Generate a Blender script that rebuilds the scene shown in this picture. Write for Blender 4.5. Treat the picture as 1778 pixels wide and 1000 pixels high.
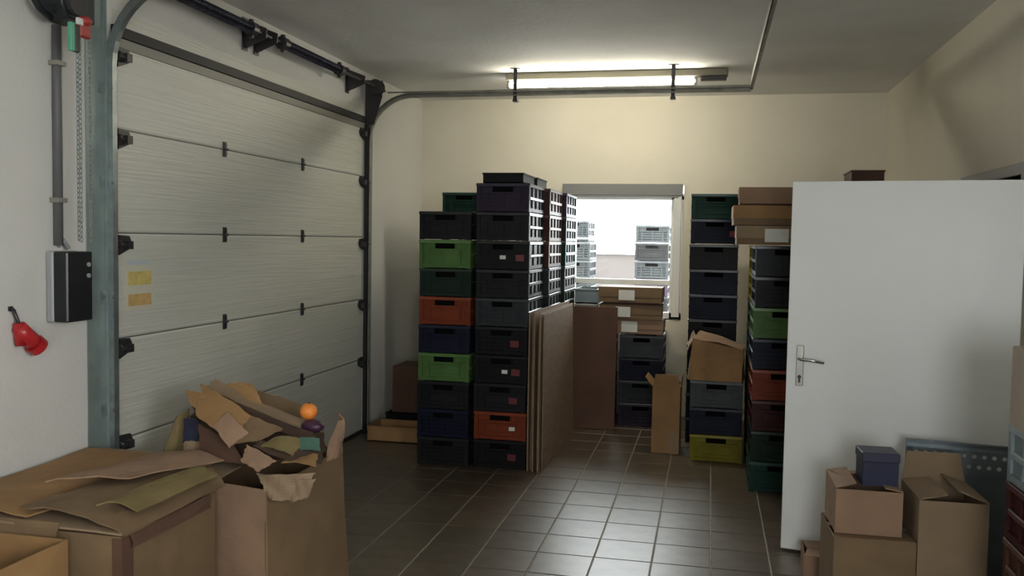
import bpy, bmesh, math, random
from mathutils import Vector, Matrix
random.seed(7)
S = bpy.context.scene
C = S.collection
for o in list(bpy.data.objects): bpy.data.objects.remove(o)

# ------------------------------------------------------------------ camera
CAM_H = 1.6582; YAW, PITCH, ROLL = -0.2173, 0.0537, -0.0173
fw = Vector((math.sin(YAW)*math.cos(PITCH), math.cos(YAW)*math.cos(PITCH), -math.sin(PITCH)))
rt = Vector((math.cos(YAW), -math.sin(YAW), 0)); dn = fw.cross(rt)
cr, sr = math.cos(ROLL), math.sin(ROLL)
r2 = rt*cr + dn*sr; d2 = dn*cr - rt*sr
cam = bpy.data.cameras.new('camera'); co = bpy.data.objects.new('camera', cam); C.objects.link(co)
m = Matrix((r2, -d2, -fw)).transposed().to_4x4(); m.translation = (0, 0, CAM_H)
co.matrix_world = m
cam.sensor_width = 36; cam.lens = 1549.7/1778*36; cam.clip_start = .05; cam.clip_end = 200
S.camera = co

# ------------------------------------------------------------------ light and exposure
SKY = 12.0
w = bpy.data.worlds.new('sky'); S.world = w; w.use_nodes = True
wn = w.node_tree; bg = wn.nodes['Background']
tc = wn.nodes.new('ShaderNodeTexCoord'); sp = wn.nodes.new('ShaderNodeSeparateXYZ'); rp = wn.nodes.new('ShaderNodeValToRGB')
wn.links.new(tc.outputs['Generated'], sp.inputs[0]); wn.links.new(sp.outputs['Z'], rp.inputs[0]); wn.links.new(rp.outputs[0], bg.inputs[0])
rp.color_ramp.elements[0].color = (.92, .95, .96, 1); rp.color_ramp.elements[1].color = (.95, .98, 1.0, 1)
bg.inputs[1].default_value = SKY
def area(name, loc, rot, sx, sy, portal=True, energy=0, col=(1, 1, 1)):
    l = bpy.data.lights.new(name, 'AREA'); l.shape = 'RECTANGLE'; l.size = sx; l.size_y = sy; l.energy = energy; l.color = col
    if portal: l.cycles.is_portal = True
    o = bpy.data.objects.new(name, l); C.objects.link(o); o.location = loc; o.rotation_euler = rot
    return o
area('back_window_portal', (-.80, 8.95, 1.55), (-math.pi/2, 0, 0), 1.1, 1.35)
area('added_rear_opening_portal', (.55, -1.65, 1.65), (math.pi/2, 0, 0), .9, 1.0)  # portal of an unseen rear opening, added for daylight from behind
area('added_side_opening_portal', (1.60, -.15, 1.95), (0, math.pi/2, 0), 1.1, 1.6)  # portal of an unseen side opening, added to light the loading door
vs = S.view_settings; vs.view_transform = 'Standard'; vs.look = 'None'; vs.gamma = 1; vs.use_curve_mapping = False
vs.exposure = 1.05

# ------------------------------------------------------------------ helpers
def tag(o, label=None, cat=None, group=None, kind=None):
    if label: o['label'] = label
    if cat: o['category'] = cat
    if group: o['group'] = group
    if kind: o['kind'] = kind
    return o
def link(name, me, mat=None, parent=None, loc=None, rot=None):
    o = bpy.data.objects.new(name, me); C.objects.link(o)
    if mat is not None:
        if not me.materials: me.materials.append(mat)
        o.material_slots[0].link = 'OBJECT'; o.material_slots[0].material = mat
    if parent: o.parent = parent
    if loc: o.location = loc
    if rot: o.rotation_euler = rot
    return o
def empty(name, loc, rz=0, label=None, cat=None, group=None, kind=None):
    o = bpy.data.objects.new(name, None); C.objects.link(o); o.location = loc; o.rotation_euler = (0, 0, rz)
    o.empty_display_size = .1
    return tag(o, label, cat, group, kind)
class MB:
    def __init__(s): s.bm = bmesh.new()
    def box(s, x0, x1, y0, y1, z0, z1, M=None):
        r = bmesh.ops.create_cube(s.bm, size=1)
        for v in r['verts']:
            v.co = Vector(((x0+x1)/2 + v.co.x*(x1-x0), (y0+y1)/2 + v.co.y*(y1-y0), (z0+z1)/2 + v.co.z*(z1-z0)))
            if M is not None: v.co = M @ v.co
        return s
    def tube(s, pts, r, n=10, cap=True):
        pts = [Vector(p) for p in pts]; rings = []
        for i, p in enumerate(pts):
            a = pts[max(i-1, 0)]; b = pts[min(i+1, len(pts)-1)]; t = (b-a).normalized()
            u = t.cross(Vector((0, 0, 1)) if abs(t.z) < .9 else Vector((0, 1, 0))).normalized(); v = t.cross(u)
            rr = r[i] if isinstance(r, (list, tuple)) else r
            rings.append([s.bm.verts.new(p + u*math.cos(2*math.pi*k/n)*rr + v*math.sin(2*math.pi*k/n)*rr) for k in range(n)])
        for i in range(len(rings)-1):
            for k in range(n):
                s.bm.faces.new((rings[i][k], rings[i][(k+1) % n], rings[i+1][(k+1) % n], rings[i+1][k]))
        if cap: s.bm.faces.new(rings[0]); s.bm.faces.new(rings[-1])
        return s
    def sweep(s, path, prof):
        """path: list of (origin, normal); prof: list of (a along normal, b along y); closed profile"""
        rings = []
        for (o, n) in path:
            o = Vector(o); n = Vector(n)
            rings.append([s.bm.verts.new(o + n*a + Vector((0, b, 0))) for a, b in prof])
        k = len(prof)
        for i in range(len(rings)-1):
            for j in range(k): s.bm.faces.new((rings[i][j], rings[i][(j+1) % k], rings[i+1][(j+1) % k], rings[i+1][j]))
        s.bm.faces.new(rings[0]); s.bm.faces.new(rings[-1])
        return s
    def prism(s, poly, y0, y1, axis='y'):
        def P(a, b, c): return {'y': (a, c, b), 'x': (c, a, b), 'z': (a, b, c)}[axis]
        A = [s.bm.verts.new(P(a, b, y0)) for a, b in poly]; B = [s.bm.verts.new(P(a, b, y1)) for a, b in poly]
        n = len(poly); s.bm.faces.new(A); s.bm.faces.new(B)
        for i in range(n): s.bm.faces.new((A[i], A[(i+1) % n], B[(i+1) % n], B[i]))
        return s
    def sphere(s, c, r, sx=1, sy=1, sz=1, u=16, v=10):
        q = bmesh.ops.create_uvsphere(s.bm, u_segments=u, v_segments=v, radius=r)
        for vv in q['verts']: vv.co = Vector((c[0]+vv.co.x*sx, c[1]+vv.co.y*sy, c[2]+vv.co.z*sz))
        return s
    def mesh(s, name, bevel=0, smooth=False, seg=1):
        bmesh.ops.recalc_face_normals(s.bm, faces=s.bm.faces)
        if bevel:
            bmesh.ops.bevel(s.bm, geom=[e for e in s.bm.edges if len(e.link_faces) == 2 and e.calc_face_angle(0) > .5], offset=bevel, segments=seg, affect='EDGES', profile=.5)
        me = bpy.data.meshes.new(name); s.bm.to_mesh(me); s.bm.free()
        if smooth: me.shade_smooth()
        return me
    def build(s, name, mat, parent=None, loc=None, rot=None, bevel=0, smooth=False, seg=1):
        return link(name, s.mesh(name, bevel, smooth, seg), mat, parent, loc, rot)
def sheet_mesh(p, bulge=.0, noise=.0, th=.006, n=8, jag=.0, curl=0, seed=0, axis=None):
    """a bent sheet through four corners p (bl, br, tr, tl)"""
    rnd = random.Random(seed); p = [Vector(q) for q in p]
    nm = (p[1]-p[0]).cross(p[3]-p[0]).normalized()
    ph = [rnd.uniform(0, 6) for _ in range(4)]
    bm = bmesh.new(); g = []
    for i in range(n+1):
        row = []
        for j in range(n+1):
            u = i/n; v = j/n; uu = u; vv = v
            if jag and (i in (0, n) or j in (0, n)): uu += rnd.uniform(-jag, jag); vv += rnd.uniform(-jag, jag)
            q = p[0]*(1-uu)*(1-vv) + p[1]*uu*(1-vv) + p[2]*uu*vv + p[3]*(1-uu)*vv
            h = bulge*math.sin(math.pi*u) + curl*(v*v) + noise*(math.sin(u*5+ph[0])*math.cos(v*4+ph[1]) + .5*math.sin(u*11+ph[2]+v*7))
            row.append(bm.verts.new(q + nm*h))
        g.append(row)
    for i in range(n):
        for j in range(n): bm.faces.new((g[i][j], g[i+1][j], g[i+1][j+1], g[i][j+1]))
    bmesh.ops.recalc_face_normals(bm, faces=bm.faces)
    top = list(bm.faces)
    bmesh.ops.solidify(bm, geom=top, thickness=th)
    me = bpy.data.meshes.new('sheet'); bm.to_mesh(me); bm.free()
    return me

# ------------------------------------------------------------------ materials
def mat(name, col, rough=.5, metal=0, var=.0, scale=8, bump=0, bscale=60, spec=.5, col2=None, rand=0, stretch=None, emit=0, coat=0):
    M = bpy.data.materials.new(name); M.use_nodes = True; nt = M.node_tree; b = nt.nodes['Principled BSDF']; L = nt.links
    b.inputs['Roughness'].default_value = rough; b.inputs['Metallic'].default_value = metal
    b.inputs['Specular IOR Level'].default_value = spec; b.inputs['Coat Weight'].default_value = coat
    col = (*col, 1)
    b.inputs['Base Color'].default_value = col
    if var or col2 or rand or bump:
        t = nt.nodes.new('ShaderNodeTexCoord'); mp = nt.nodes.new('ShaderNodeMapping')
        L.new(t.outputs['Object'], mp.inputs[0])
        if stretch: mp.inputs['Scale'].default_value = stretch
    if var or col2:
        n = nt.nodes.new('ShaderNodeTexNoise'); n.inputs['Scale'].default_value = scale; n.inputs['Detail'].default_value = 5
        L.new(mp.outputs[0], n.inputs['Vector'])
        cr_ = nt.nodes.new('ShaderNodeValToRGB'); L.new(n.outputs[0], cr_.inputs[0])
        c2 = (*col2, 1) if col2 else tuple(min(1, c*(1+var)) for c in col[:3]) + (1,)
        c1 = col if col2 else tuple(c*(1-var) for c in col[:3]) + (1,)
        cr_.color_ramp.elements[0].position = .35; cr_.color_ramp.elements[1].position = .65
        cr_.color_ramp.elements[0].color = c1; cr_.color_ramp.elements[1].color = c2
        out = cr_.outputs[0]
        if rand:
            oi = nt.nodes.new('ShaderNodeObjectInfo'); hs = nt.nodes.new('ShaderNodeHueSaturation'); mr = nt.nodes.new('ShaderNodeMapRange')
            mr.inputs['To Min'].default_value = 1-rand; mr.inputs['To Max'].default_value = 1+rand
            L.new(oi.outputs['Random'], mr.inputs[0]); L.new(mr.outputs[0], hs.inputs['Value']); L.new(out, hs.inputs['Color']); out = hs.outputs[0]
        L.new(out, b.inputs['Base Color'])
    if bump:
        n2 = nt.nodes.new('ShaderNodeTexNoise'); n2.inputs['Scale'].default_value = bscale; n2.inputs['Detail'].default_value = 3
        L.new(mp.outputs[0], n2.inputs['Vector'])
        bp = nt.nodes.new('ShaderNodeBump'); bp.inputs['Strength'].default_value = bump; bp.inputs['Distance'].default_value = .01
        L.new(n2.outputs[0], bp.inputs['Height']); L.new(bp.outputs[0], b.inputs['Normal'])
    if emit:
        b.inputs['Emission Color'].default_value = col; b.inputs['Emission Strength'].default_value = emit
    return M
wall_m = mat('plaster_cream', (.66, .62, .52), .75, var=.03, scale=1.5, bump=.12, bscale=40)
wallw_m = mat('plaster_white', (.66, .65, .61), .75, var=.03, scale=1.5, bump=.12, bscale=40)
ceil_m = mat('ceiling_paint', (0.8, 0.8, 0.78), .85, var=.04, scale=2, bump=.25, bscale=25)
grout_m = mat('grout', (.30, .28, .23), .8, var=.15, scale=20)
tile_m = mat('glazed_tile', (.085, .062, .040), .37, spec=.95, var=.22, scale=9, bump=.05, bscale=14, rand=.12)
panel_m = mat('door_panel_white', (.60, .60, .53), .45, var=.03, scale=3, bump=.35, bscale=6, stretch=(3, .35, 14))
galv_m = mat('galvanised_steel', (.30, .34, .34), .42, .75, var=.18, scale=12)
galvd_m = mat('dull_galvanised_steel', (.26, .25, .215), .5, .25, var=.2, scale=10)
plate_m = mat('galvanised_plate', (.27, .33, .315), .5, .35, var=.12, scale=7)
darkm_m = mat('dark_steel', (0.0560, 0.0528, 0.0560), .45, .5, var=.2)
purple_m = mat('spring_steel', (0.0675, 0.0630, 0.0900), .4, .6, var=.2)
rubber_m = mat('black_rubber', (.012, .012, .012), .6)
blackp_m = mat('black_plastic', (.012, .013, .016), .35)
greyp_m = mat('grey_plastic', (.33, .34, .35), .45)
red_m = mat('red_plastic', (.42, .018, .022), .35)
redh_m = mat('red_handle', (.36, .04, .035), .4)
greenp_m = mat('mint_plastic', (.10, .38, .25), .45)
whitep_m = mat('white_plastic', (.75, .75, .72), .4)
doorw_m = mat('white_lacquer', (.82, .835, .825), .36, spec=.35, var=.015, scale=2)
chrome_m = mat('satin_nickel', (.62, .62, .60), .22, 1)
pvc_m = mat('window_white', (.68, .68, .65), .35)
blind_m = mat('grey_blind', (.19, .19, .195), .5, var=.1, scale=20, stretch=(1, 1, 30))
card_m = mat('cardboard', (0.185, 0.12, 0.062), .8, var=.10, scale=6, bump=.06, bscale=90)
cardl_m = mat('pale_cardboard', (0.27, 0.19, 0.115), .8, var=.08, scale=5, bump=.06, bscale=90)
cardo_m = mat('orange_cardboard', (0.3, 0.17, 0.068), .8, var=.14, scale=5, bump=.08, bscale=60)
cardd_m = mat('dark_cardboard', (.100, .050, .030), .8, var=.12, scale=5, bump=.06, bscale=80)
cardp_m = mat('pinkish_cardboard', (0.28, 0.175, 0.11), .8, var=.1, scale=6, bump=.08, bscale=60)
cardy_m = mat('olive_cardboard', (0.2, 0.15, 0.06), .8, var=.15, scale=7, bump=.08, bscale=60)
board_m = mat('brown_sheet', (.235, .155, .095), .7, var=.12, scale=5, stretch=(1, 1, 6))
shade_brown_m = mat('shade_brown', (0.065, 0.037, 0.022), .85, var=.1)  # dark brown painting shade in the heap gaps; also box pad and stem
tape_m = mat('packing_tape', (0.180, 0.114, 0.054), .3)
paper_m = mat('white_paper', (.72, .72, .68), .7, var=.05)
redl_m = mat('red_label', (.13, .015, .022), .5)
yel_m = mat('yellow_label', (.62, .50, .17), .5, var=.12, scale=30)
yelo_m = mat('orange_label', (.60, .40, .16), .5, var=.12, scale=30)
blue_m = mat('navy_card', (.012, .016, .050), .5, var=.15)
bluel_m = mat('navy_lid', (.030, .032, .070), .5, var=.1)
orange_m = mat('orange_peel', (.85, .26, .04), .5, bump=.2, bscale=120)
yellownet_m = mat('yellow_straps', (.42, .38, .06), .5)
tube_m = mat('lit_tube', (1, .94, .77), .4, emit=34)
concrete_m = mat('yard_concrete', (0.58, 0.58, 0.56), .9, var=.08, scale=2)
pinkw_m = mat('pink_render', (0.0350, 0.0280, 0.0259), .9, var=.06, scale=2)
glass_m = bpy.data.materials.new('window_glass'); glass_m.use_nodes = True
_n = glass_m.node_tree; _b = _n.nodes['Principled BSDF']; _o = _n.nodes['Material Output']
_g = _n.nodes.new('ShaderNodeBsdfGlossy'); _t = _n.nodes.new('ShaderNodeBsdfTransparent'); _x = _n.nodes.new('ShaderNodeMixShader'); _f = _n.nodes.new('ShaderNodeFresnel')
_g.inputs['Roughness'].default_value = .02; _f.inputs[0].default_value = 1.45; _t.inputs[0].default_value = (.95, .97, .97, 1)
_n.links.new(_f.outputs[0], _x.inputs[0]); _n.links.new(_t.outputs[0], _x.inputs[1]); _n.links.new(_g.outputs[0], _x.inputs[2]); _n.links.new(_x.outputs[0], _o.inputs[0])

# ------------------------------------------------------------------ room shell
XL, XR, YB, YN, H = -2.852, 1.518, 8.628, -1.6, 3.038
def wallbox(name, boxes, m_, label):
    b = MB()
    for q in boxes: b.box(*q)
    return tag(b.build(name, m_), label, 'wall', kind='structure')
DY0, DY1, DZ = 3.87, 7.085, 2.63
wallbox('wall_left', [(XL-.28, XL, YN, DY0, 0, H), (XL-.28, XL, DY1, YB+.3, 0, H), (XL-.28, XL, DY0, DY1, DZ, H)], wallw_m, 'white plaster wall around the sectional loading door')
WX0, WX1, WZ0, WZ1 = -1.345, -.255, .92, 2.21
wallbox('wall_back', [(XL-.28, WX0, YB, YB+.3, 0, H), (WX1, XR+.28, YB, YB+.3, 0, H), (WX0, WX1, YB, YB+.3, 0, WZ0), (WX0, WX1, YB, YB+.3, WZ1, H)], wall_m, 'cream plaster wall holding the small bright window')
RY0, RY1 = 4.93, 5.98
wallbox('wall_right', [(XR, XR+.24, YN, -.95, 0, H), (XR, XR+.24, .65, RY0, 0, H), (XR, XR+.24, -.95, .65, 2.5, H), (XR, XR+.24, -.95, .65, 0, 1.4), (XR, XR+.24, RY1, YB+.3, 0, H), (XR, XR+.24, RY0, RY1, 2.03, H), (XR+1.2, XR+1.3, RY0-.6, RY1+.6, 0, H), (XR+.24, XR+1.3, RY0-.7, RY0-.6, 0, H), (XR+.24, XR+1.3, RY1+.6, RY1+.7, 0, H)], wall_m, 'plain plaster wall behind the open white door')  # opening near the camera is unseen, added so daylight reaches the left side
wallbox('wall_front', [(XL-.28, .1, YN-.25, YN, 0, H), (1.0, XR+.24, YN-.25, YN, 0, H), (.1, 1.0, YN-.25, YN, 2.15, H), (.1, 1.0, YN-.25, YN, 0, 1.15)], wallw_m, 'wall behind the viewer with an added daylight opening')  # unseen opening added for the daylight on the open leaf
tag(MB().box(XL-.28, XR+1.3, YN-.25, YB+.3, H, H+.2).build('ceiling', ceil_m), 'grey rough plastered ceiling over the storeroom', 'ceiling', kind='structure')
floor = tag(MB().box(XL-.28, XR+1.3, YN-.25, YB+.3, -.2, -.003).build('floor', grout_m), 'brown glazed square tiled floor with pale joints', 'floor', kind='structure')
T = .3; X0 = -1.1502; Y0 = 4.6038
_tm = {}
def tile_mesh(wx, wy):
    k = (round(wx, 3), round(wy, 3))
    if k not in _tm: _tm[k] = MB().box(-wx/2, wx/2, -wy/2, wy/2, -.004, 0).mesh('tile', bevel=.0015)
    return _tm[k]
xs = [X0 + k*T for k in range(-7, 11)]; ys = [Y0 + k*T for k in range(-3, 15)]
def span(a, lo, hi): return max(a, lo)+.004, min(a+T, hi)-.004
for ax in xs:
    x0, x1 = span(ax, XL, XR)
    if x1-x0 < .02: continue
    for ay in ys:
        y0, y1 = span(ay, YN, YB)
        if y1-y0 < .02: continue
        link('tile', tile_mesh(x1-x0, y1-y0), tile_m, floor, (((x0+x1)/2), (y0+y1)/2, 0), None)
b = MB()
for ax in xs:
    x0, x1 = span(ax, XL, XR)
    if x1-x0 < .02: continue
    for k in range(-21, -3):
        y0, y1 = span(Y0+k*T, YN, YB)
        if y1-y0 > .02: b.box(x0, x1, y0, y1, -.004, 0)
tag(b.build('tile_field', tile_m, floor), kind='stuff')
# recessed threshold of the side doorway
b = MB().box(XR-.012, XR+.24, RY0-.06, RY0, 0, 2.09).box(XR-.012, XR+.24, RY1, RY1+.06, 0, 2.09).box(XR-.012, XR+.24, RY0, RY1, 2.03, 2.09)
tag(b.build('trim_1', greyp_m, bevel=.004), 'grey door frame in the right wall', 'door frame', kind='structure')

# ------------------------------------------------------------------ window_1 with blind box
win = empty('window_1', (0, YB+.12, 0), 0, 'small bright window in the back wall between the crate stacks', 'window', kind='structure')
b = MB().box(WX0, WX0+.05, 0, .07, WZ0, WZ1-.1).box(WX1-.12, WX1, 0, .07, WZ0, WZ1-.1).box(WX0, WX1, 0, .07, WZ0, WZ0+.06).box(WX0, WX1, 0, .07, WZ1-.14, WZ1-.08)
b.build('frame', pvc_m, win, bevel=.004)
MB().box(WX0+.05, WX1-.12, .005, .065, 1.245, 1.295).build('transom', pvc_m, win, bevel=.004)
link('pane', MB().box(WX0+.05, WX1-.12, .03, .036, 1.295, WZ1-.14).mesh('pane'), glass_m, win)
link('pane', MB().box(WX0+.05, WX1-.12, .03, .036, WZ0+.06, 1.245).mesh('pane'), glass_m, win)
MB().box(WX0-.02, WX1+.02, -.10, .12, WZ0-.03, WZ0).build('sill', pvc_m, win, bevel=.004)
bl = empty('roller_blind', (0, YB, 0), 0, 'grey rolled-up blind box over the small bright window', 'blind')
MB().box(-1.41, -.262, -.045, -.003, 2.100, 2.212).build('blind_box', blind_m, bl, bevel=.006)
for k in range(3): MB().box(-1.36, -.31, -.04, -.032, 2.085-.0*k+k*.013, 2.095+k*.013).build('slat', blind_m, bl)
MB().box(-.345, -.272, -.03, -.004, .95, 2.125).build('guide_rail', pvc_m, bl, bevel=.004)

# ------------------------------------------------------------------ outside
tag(MB().box(-14, 14, YB+.3, 30, -.25, -.02).build('yard', concrete_m), 'pale concrete yard seen through the small window', 'yard', kind='structure')
b = MB().box(-9, 9, 15, 15.3, -.02, 1.45)
yw = tag(b.build('yard_wall', pinkw_m), 'pinkish rendered yard wall far outside the window', 'wall', kind='structure')
MB().box(-9.05, 9.05, 14.95, 15.35, 1.45, 1.52).build('coping', concrete_m, yw)
tag(MB().box(-14, XL-.28, YN-.25, YB+.3, -.25, -.02).box(XR+1.3, 14, YN-.25, YB+.3, -.25, -.02).box(-14, 14, -14, YN-.25, -.25, -.02).build('apron', concrete_m), 'pale concrete apron in front of the loading opening', 'yard', kind='structure')

# ------------------------------------------------------------------ sectional door (door_1)
door = empty('door_1', (XL-.045, 0, 0), 0, 'large white sectional loading door closed in the left wall', 'door', kind='structure')
seal_m = mat('seam_grey', (.16, .16, .145), .6)
seams = [.02, .625, 1.135, 1.66, 2.17, 2.655]
for i in range(5):
    z0, z1 = seams[i], seams[i+1]; y0, y1 = DY0-.03, DY1+.03
    # proud tongue and groove edge so the seam reads
    b = MB().prism([(0, z0+.003), (.037, z0+.004), (.04, z0+.012), (.04, z1-.012), (.037, z1-.004), (0, z1-.003)], y0, y1)
    # shallow horizontal beads
    n = 5
    for k in range(1, n):
        zz = z0 + (z1-z0)*k/n; b.box(.038, .0418, y0+.03, y1-.03, zz-.006, zz+.006)
    b.build('door_panel', panel_m, door)
    if i: MB().box(0, .0365, y0, y1, z0-.006, z0+.008).build('seam_seal', seal_m, door)
def hinge(y, z, sc=1):
    b = MB().box(.04, .046, y-.018*sc, y+.018*sc, z-.045*sc, z+.045*sc).tube([(.052, y-.02*sc, z), (.052, y+.02*sc, z)], .008*sc, 8)
    b.box(.046, .052, y-.012, y+.012, z+.012, z+.036).box(.046, .052, y-.012, y+.012, z-.036, z-.012)
    b.build('hinge', darkm_m, door)
for z in seams[1:5]:
    for y in (4.88, 5.93): hinge(y, z)
for z in (.60, 1.085, 1.60, 2.12, 2.52):      # roller brackets at both edges
    for y, s in ((3.93, 1), (7.03, -1)):
        b = MB().prism([(y-.045*s, z-.05), (y+.035*s, z-.02), (y+.055*s, z+.01), (y+.035*s, z+.045), (y-.045*s, z+.05)], .04, .052, axis='x')
        b.tube([(.07, y+.03*s, z), (.07, y-.10*s, z)], .009, 8).tube([(.07, y-.065*s, z), (.07, y-.085*s, z)], .024, 12).box(.05, .085, y-.02, y+.02, z-.02, z+.02)
        b.build('roller_bracket', darkm_m, door)
MB().box(.0, .05, DY0-.02, DY1+.02, -.0, .022).build('bottom_seal', rubber_m, door)
MB().box(.035, .062, DY0-.03, DY1+.03, 2.615, 2.665).build('top_seal', rubber_m, door)
MB().box(.04, .05, DY0, DY1, 2.565, 2.612).build('top_rail', mat('top_rail_grey', (.22, .21, .18), .5), door)
st = MB().box(.0405, .042, 3.945, 4.175, 1.27, 1.49).build('warning_sticker', mat('sticker_base', (.62, .60, .48), .5), door)
MB().box(.042, .0432, 3.965, 4.155, 1.395, 1.465).build('print_block', yel_m, st)
MB().box(.042, .0432, 3.965, 4.155, 1.290, 1.350).build('print_block', yelo_m, st)
MB().box(.0405, .0415, 3.965, 4.135, 1.50, 1.525).build('small_sticker', mat('pale_blue_label', (.50, .56, .60), .5), door)
# frame strip around the opening
b = MB().box(XL-.003, XL+.004, DY0-.02, DY1+.02, 2.63, 2.74)
tag(b.build('trim_2', panel_m), 'flat cream header strip over the sectional door', 'trim', kind='structure')

# ------------------------------------------------------------------ door tracks
def rail_path(z_h=2.84, r=.38, x0=-2.824, xe=.27):
    P = [((x0, 0, .02), (1, 0, 0)), ((x0, 0, z_h-r), (1, 0, 0))]
    for k in range(1, 11):
        a = math.pi/2*k/10
        c = Vector((x0+r, 0, z_h-r)); d = Vector((-math.cos(a), 0, math.sin(a)))
        P.append((tuple(c + d*r), tuple(-d)))
    P.append(((xe, 0, z_h), (0, 0, -1)))
    return P
prof = [(-.019, 0), (.019, 0), (.019, .034), (.012, .034), (.012, .006), (-.012, .006), (-.012, .034), (-.019, .034)]
for nm, y, sgn, lab in (('door_track', 3.786, 1, 'galvanised door track nearest the viewer beside the control box'), ('door_track', 7.125, -1, 'far galvanised door track curving under the ceiling to the right')):
    t = empty(nm, (0, y, 0), 0, lab, 'door track')
    MB().sweep(rail_path(), [(a, b_*sgn) for a, b_ in prof]).build('rail', galv_m if sgn > 0 else galvd_m, t)
    b = MB().box(-2.66, .27, -.022, .0 if sgn < 0 else .0+.004, 2.862, 2.872)
    
    b.build('top_angle', galvd_m, t)
    if sgn > 0:
        b = MB().box(XL+.002, XL+.006, -.135, -.007, 0, 2.80).box(XL+.006, XL+.02, -.006, -.001, 0, 2.80)
        b.build('wall_angle', plate_m, t)
        MB().box(XL+.001, XL+.012, .040, .083, 0, 2.6).build('side_seal', rubber_m, t)
    else:
        b = MB().box(XL+.002, XL+.006, .0, .13, 0, 2.80).box(XL+.002, XL+.05, .0, .005, 0, 2.80)
        b.build('wall_angle', plate_m, t)
        MB().box(XL+.006, XL+.035, -.055, -.01, 0, 2.6).build('side_seal', rubber_m, t)
    for z in (.3, .8, 1.35, 1.9, 2.35):
        b = MB().box(XL+.005, -2.845, -.006, .0, z-.03, z+.03).box(XL+.0062, XL+.012, -.05 if sgn > 0 else .0, .0 if sgn > 0 else .05, z-.03, z+.03).tube([(XL+.04, -.012, z), (XL+.04, .004, z)], .009, 8)
        b.build('bracket', galv_m, t)
    for x in (-1.57, -.315):
        b = MB().box(x-.015, x+.015, -.028, -.024, 2.79, H-.0015).box(x-.04, x+.04, -.04, .02, H-.006, H-.0015)
        b.box(x-.02, x+.02, -.03, .03*1, 2.775, 2.79).tube([(x, -.034, 2.9), (x, -.02, 2.9)], .01, 8)
        b.build('hanger', darkm_m, t)
cb = empty('cross_rail', (.275, 0, 0), 0, 'long steel cross rail joining the two door tracks at ceiling', 'rail')
MB().box(-.012, .012, 3.80, 7.16, 2.845, 2.85).box(-.012, -.008, 3.80, 7.16, 2.845, 2.90).build('angle_bar', galvd_m, cb)
for y in (3.83, 7.13):
    MB().tube([(0, y, 2.84), (0, y, 2.91)], .009, 8).build('bolt', darkm_m, cb)

# torsion shaft
sh = empty('torsion_shaft', (-2.73, 0, 2.90), 0, 'dark torsion spring shaft along the wall above the sectional door', 'shaft')
MB().tube([(0, 3.52, 0), (0, 7.22, 0)], .013, 12).build('axle', darkm_m, sh)
def spring(y0, y1, r, m_, nturn):
    pts = []; 
    N = nturn*8
    for k in range(N+1):
        a = 2*math.pi*k/8; pts.append((r*math.cos(a), y0+(y1-y0)*k/N, r*math.sin(a)))
    b = MB().tube(pts, .0052, 5)
    b.tube([(0, y0, 0), (0, y1, 0)], r*.86, 12)
    b.build('spring', m_, sh, smooth=True)
spring(3.98, 4.97, .030, purple_m, 60)
spring(5.38, 6.28, .030, purple_m, 56)
for y in (4.97, 5.38, 3.98, 6.28):
    MB().tube([(0, y-.03, 0), (0, y+.03, 0)], .042, 14).box(-.012, .012, y-.012, y+.012, -.055, .055).build('spring_cone', darkm_m, sh)
for y in (5.10, 5.24, 6.7):
    MB().box(XL+.73-.0+2.73-.73, -.0+.02, y-.004, y+.004, -.05, .05) if False else None
    b = MB().prism([(-.118, -.09), (.03, -.03), (.035, .03), (-.118, .09)], y-.004, y+.004)
    b.box(-.118, -.112, y-.03, y+.03, -.10, .10)
    b.build('bearing_plate', darkm_m, sh)
for y in (3.62, 7.035):
    b = MB()
    for k, r in enumerate((.062, .055, .052, .055, .062)):
        b.tube([(0, y-.035+k*.014, 0), (0, y-.021+k*.014, 0)], r, 20)
    b.build('cable_drum', mat('drum', (.055, .047, .05), .5, .3), sh)
    b = MB().prism([(-.118, -.30), (-.04, -.30), (.03, -.07), (.035, .06), (-.118, .07)] if y > 5 else [(-.118, -.14), (-.06, -.14), (-.01, -.06), (.0, .06), (-.118, .07)], y+.05, y+.056)
    b.build('end_plate', darkm_m, sh)

# chain hoist at the near end of the shaft
ch = empty('chain_hoist', (-2.73, 3.37, 2.62), 0, 'dark chain hoist with red handle above the near door track', 'hoist')
b = MB().tube([(-.07, 0, .02), (.05, 0, .02)], .075, 18).box(-.10, .06, .03, .12, -.05, .13)
b.build('gear_housing', mat('hoist_black', (.016, .022, .022), .4, .2), ch, bevel=.004)
MB().tube([(-.05, -.16, .14), (-.04, -.15, .03), (-.03, -.11, -.03), (-.02, -.05, -.06)], .014, 10).build('cable_arm', blackp_m, ch, smooth=True)
MB().tube([(.04, 0, .02), (.075, 0, .02)], .058, 16).build('chain_wheel', darkm_m, ch)
MB().box(.07, .10, -.02, .045, -.13, -.05).sphere((.09, .012, -.06), .032, sz=.7).build('pull_handle', redh_m, ch, bevel=.006)
MB().box(.075, .095, -.075, -.05, -.20, -.08).build('tag_plate', greenp_m, ch, bevel=.003)
MB().box(.074, .096, -.048, -.02, -.20, -.09).build('tag_block', blackp_m, ch, bevel=.003)
MB().box(.09, .105, -.045, -.01, -.085, -.055).build('white_knob', whitep_m, ch, bevel=.003)
def chain(x, y, z0, z1):
    b = MB(); k = 0; z = z0
    while z > z1:
        pts = []
        for a in range(9):
            t = 2*math.pi*a/8; c, s_ = math.cos(t)*.006, math.sin(t)*.013
            pts.append((x+(c if k % 2 else 0), y+(0 if k % 2 else c), z+s_))
        b.tube(pts, .0022, 4, cap=False); z -= .021; k += 1
    o = b.build('chain', galv_m, ch, smooth=True); o['kind'] = 'stuff'
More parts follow.
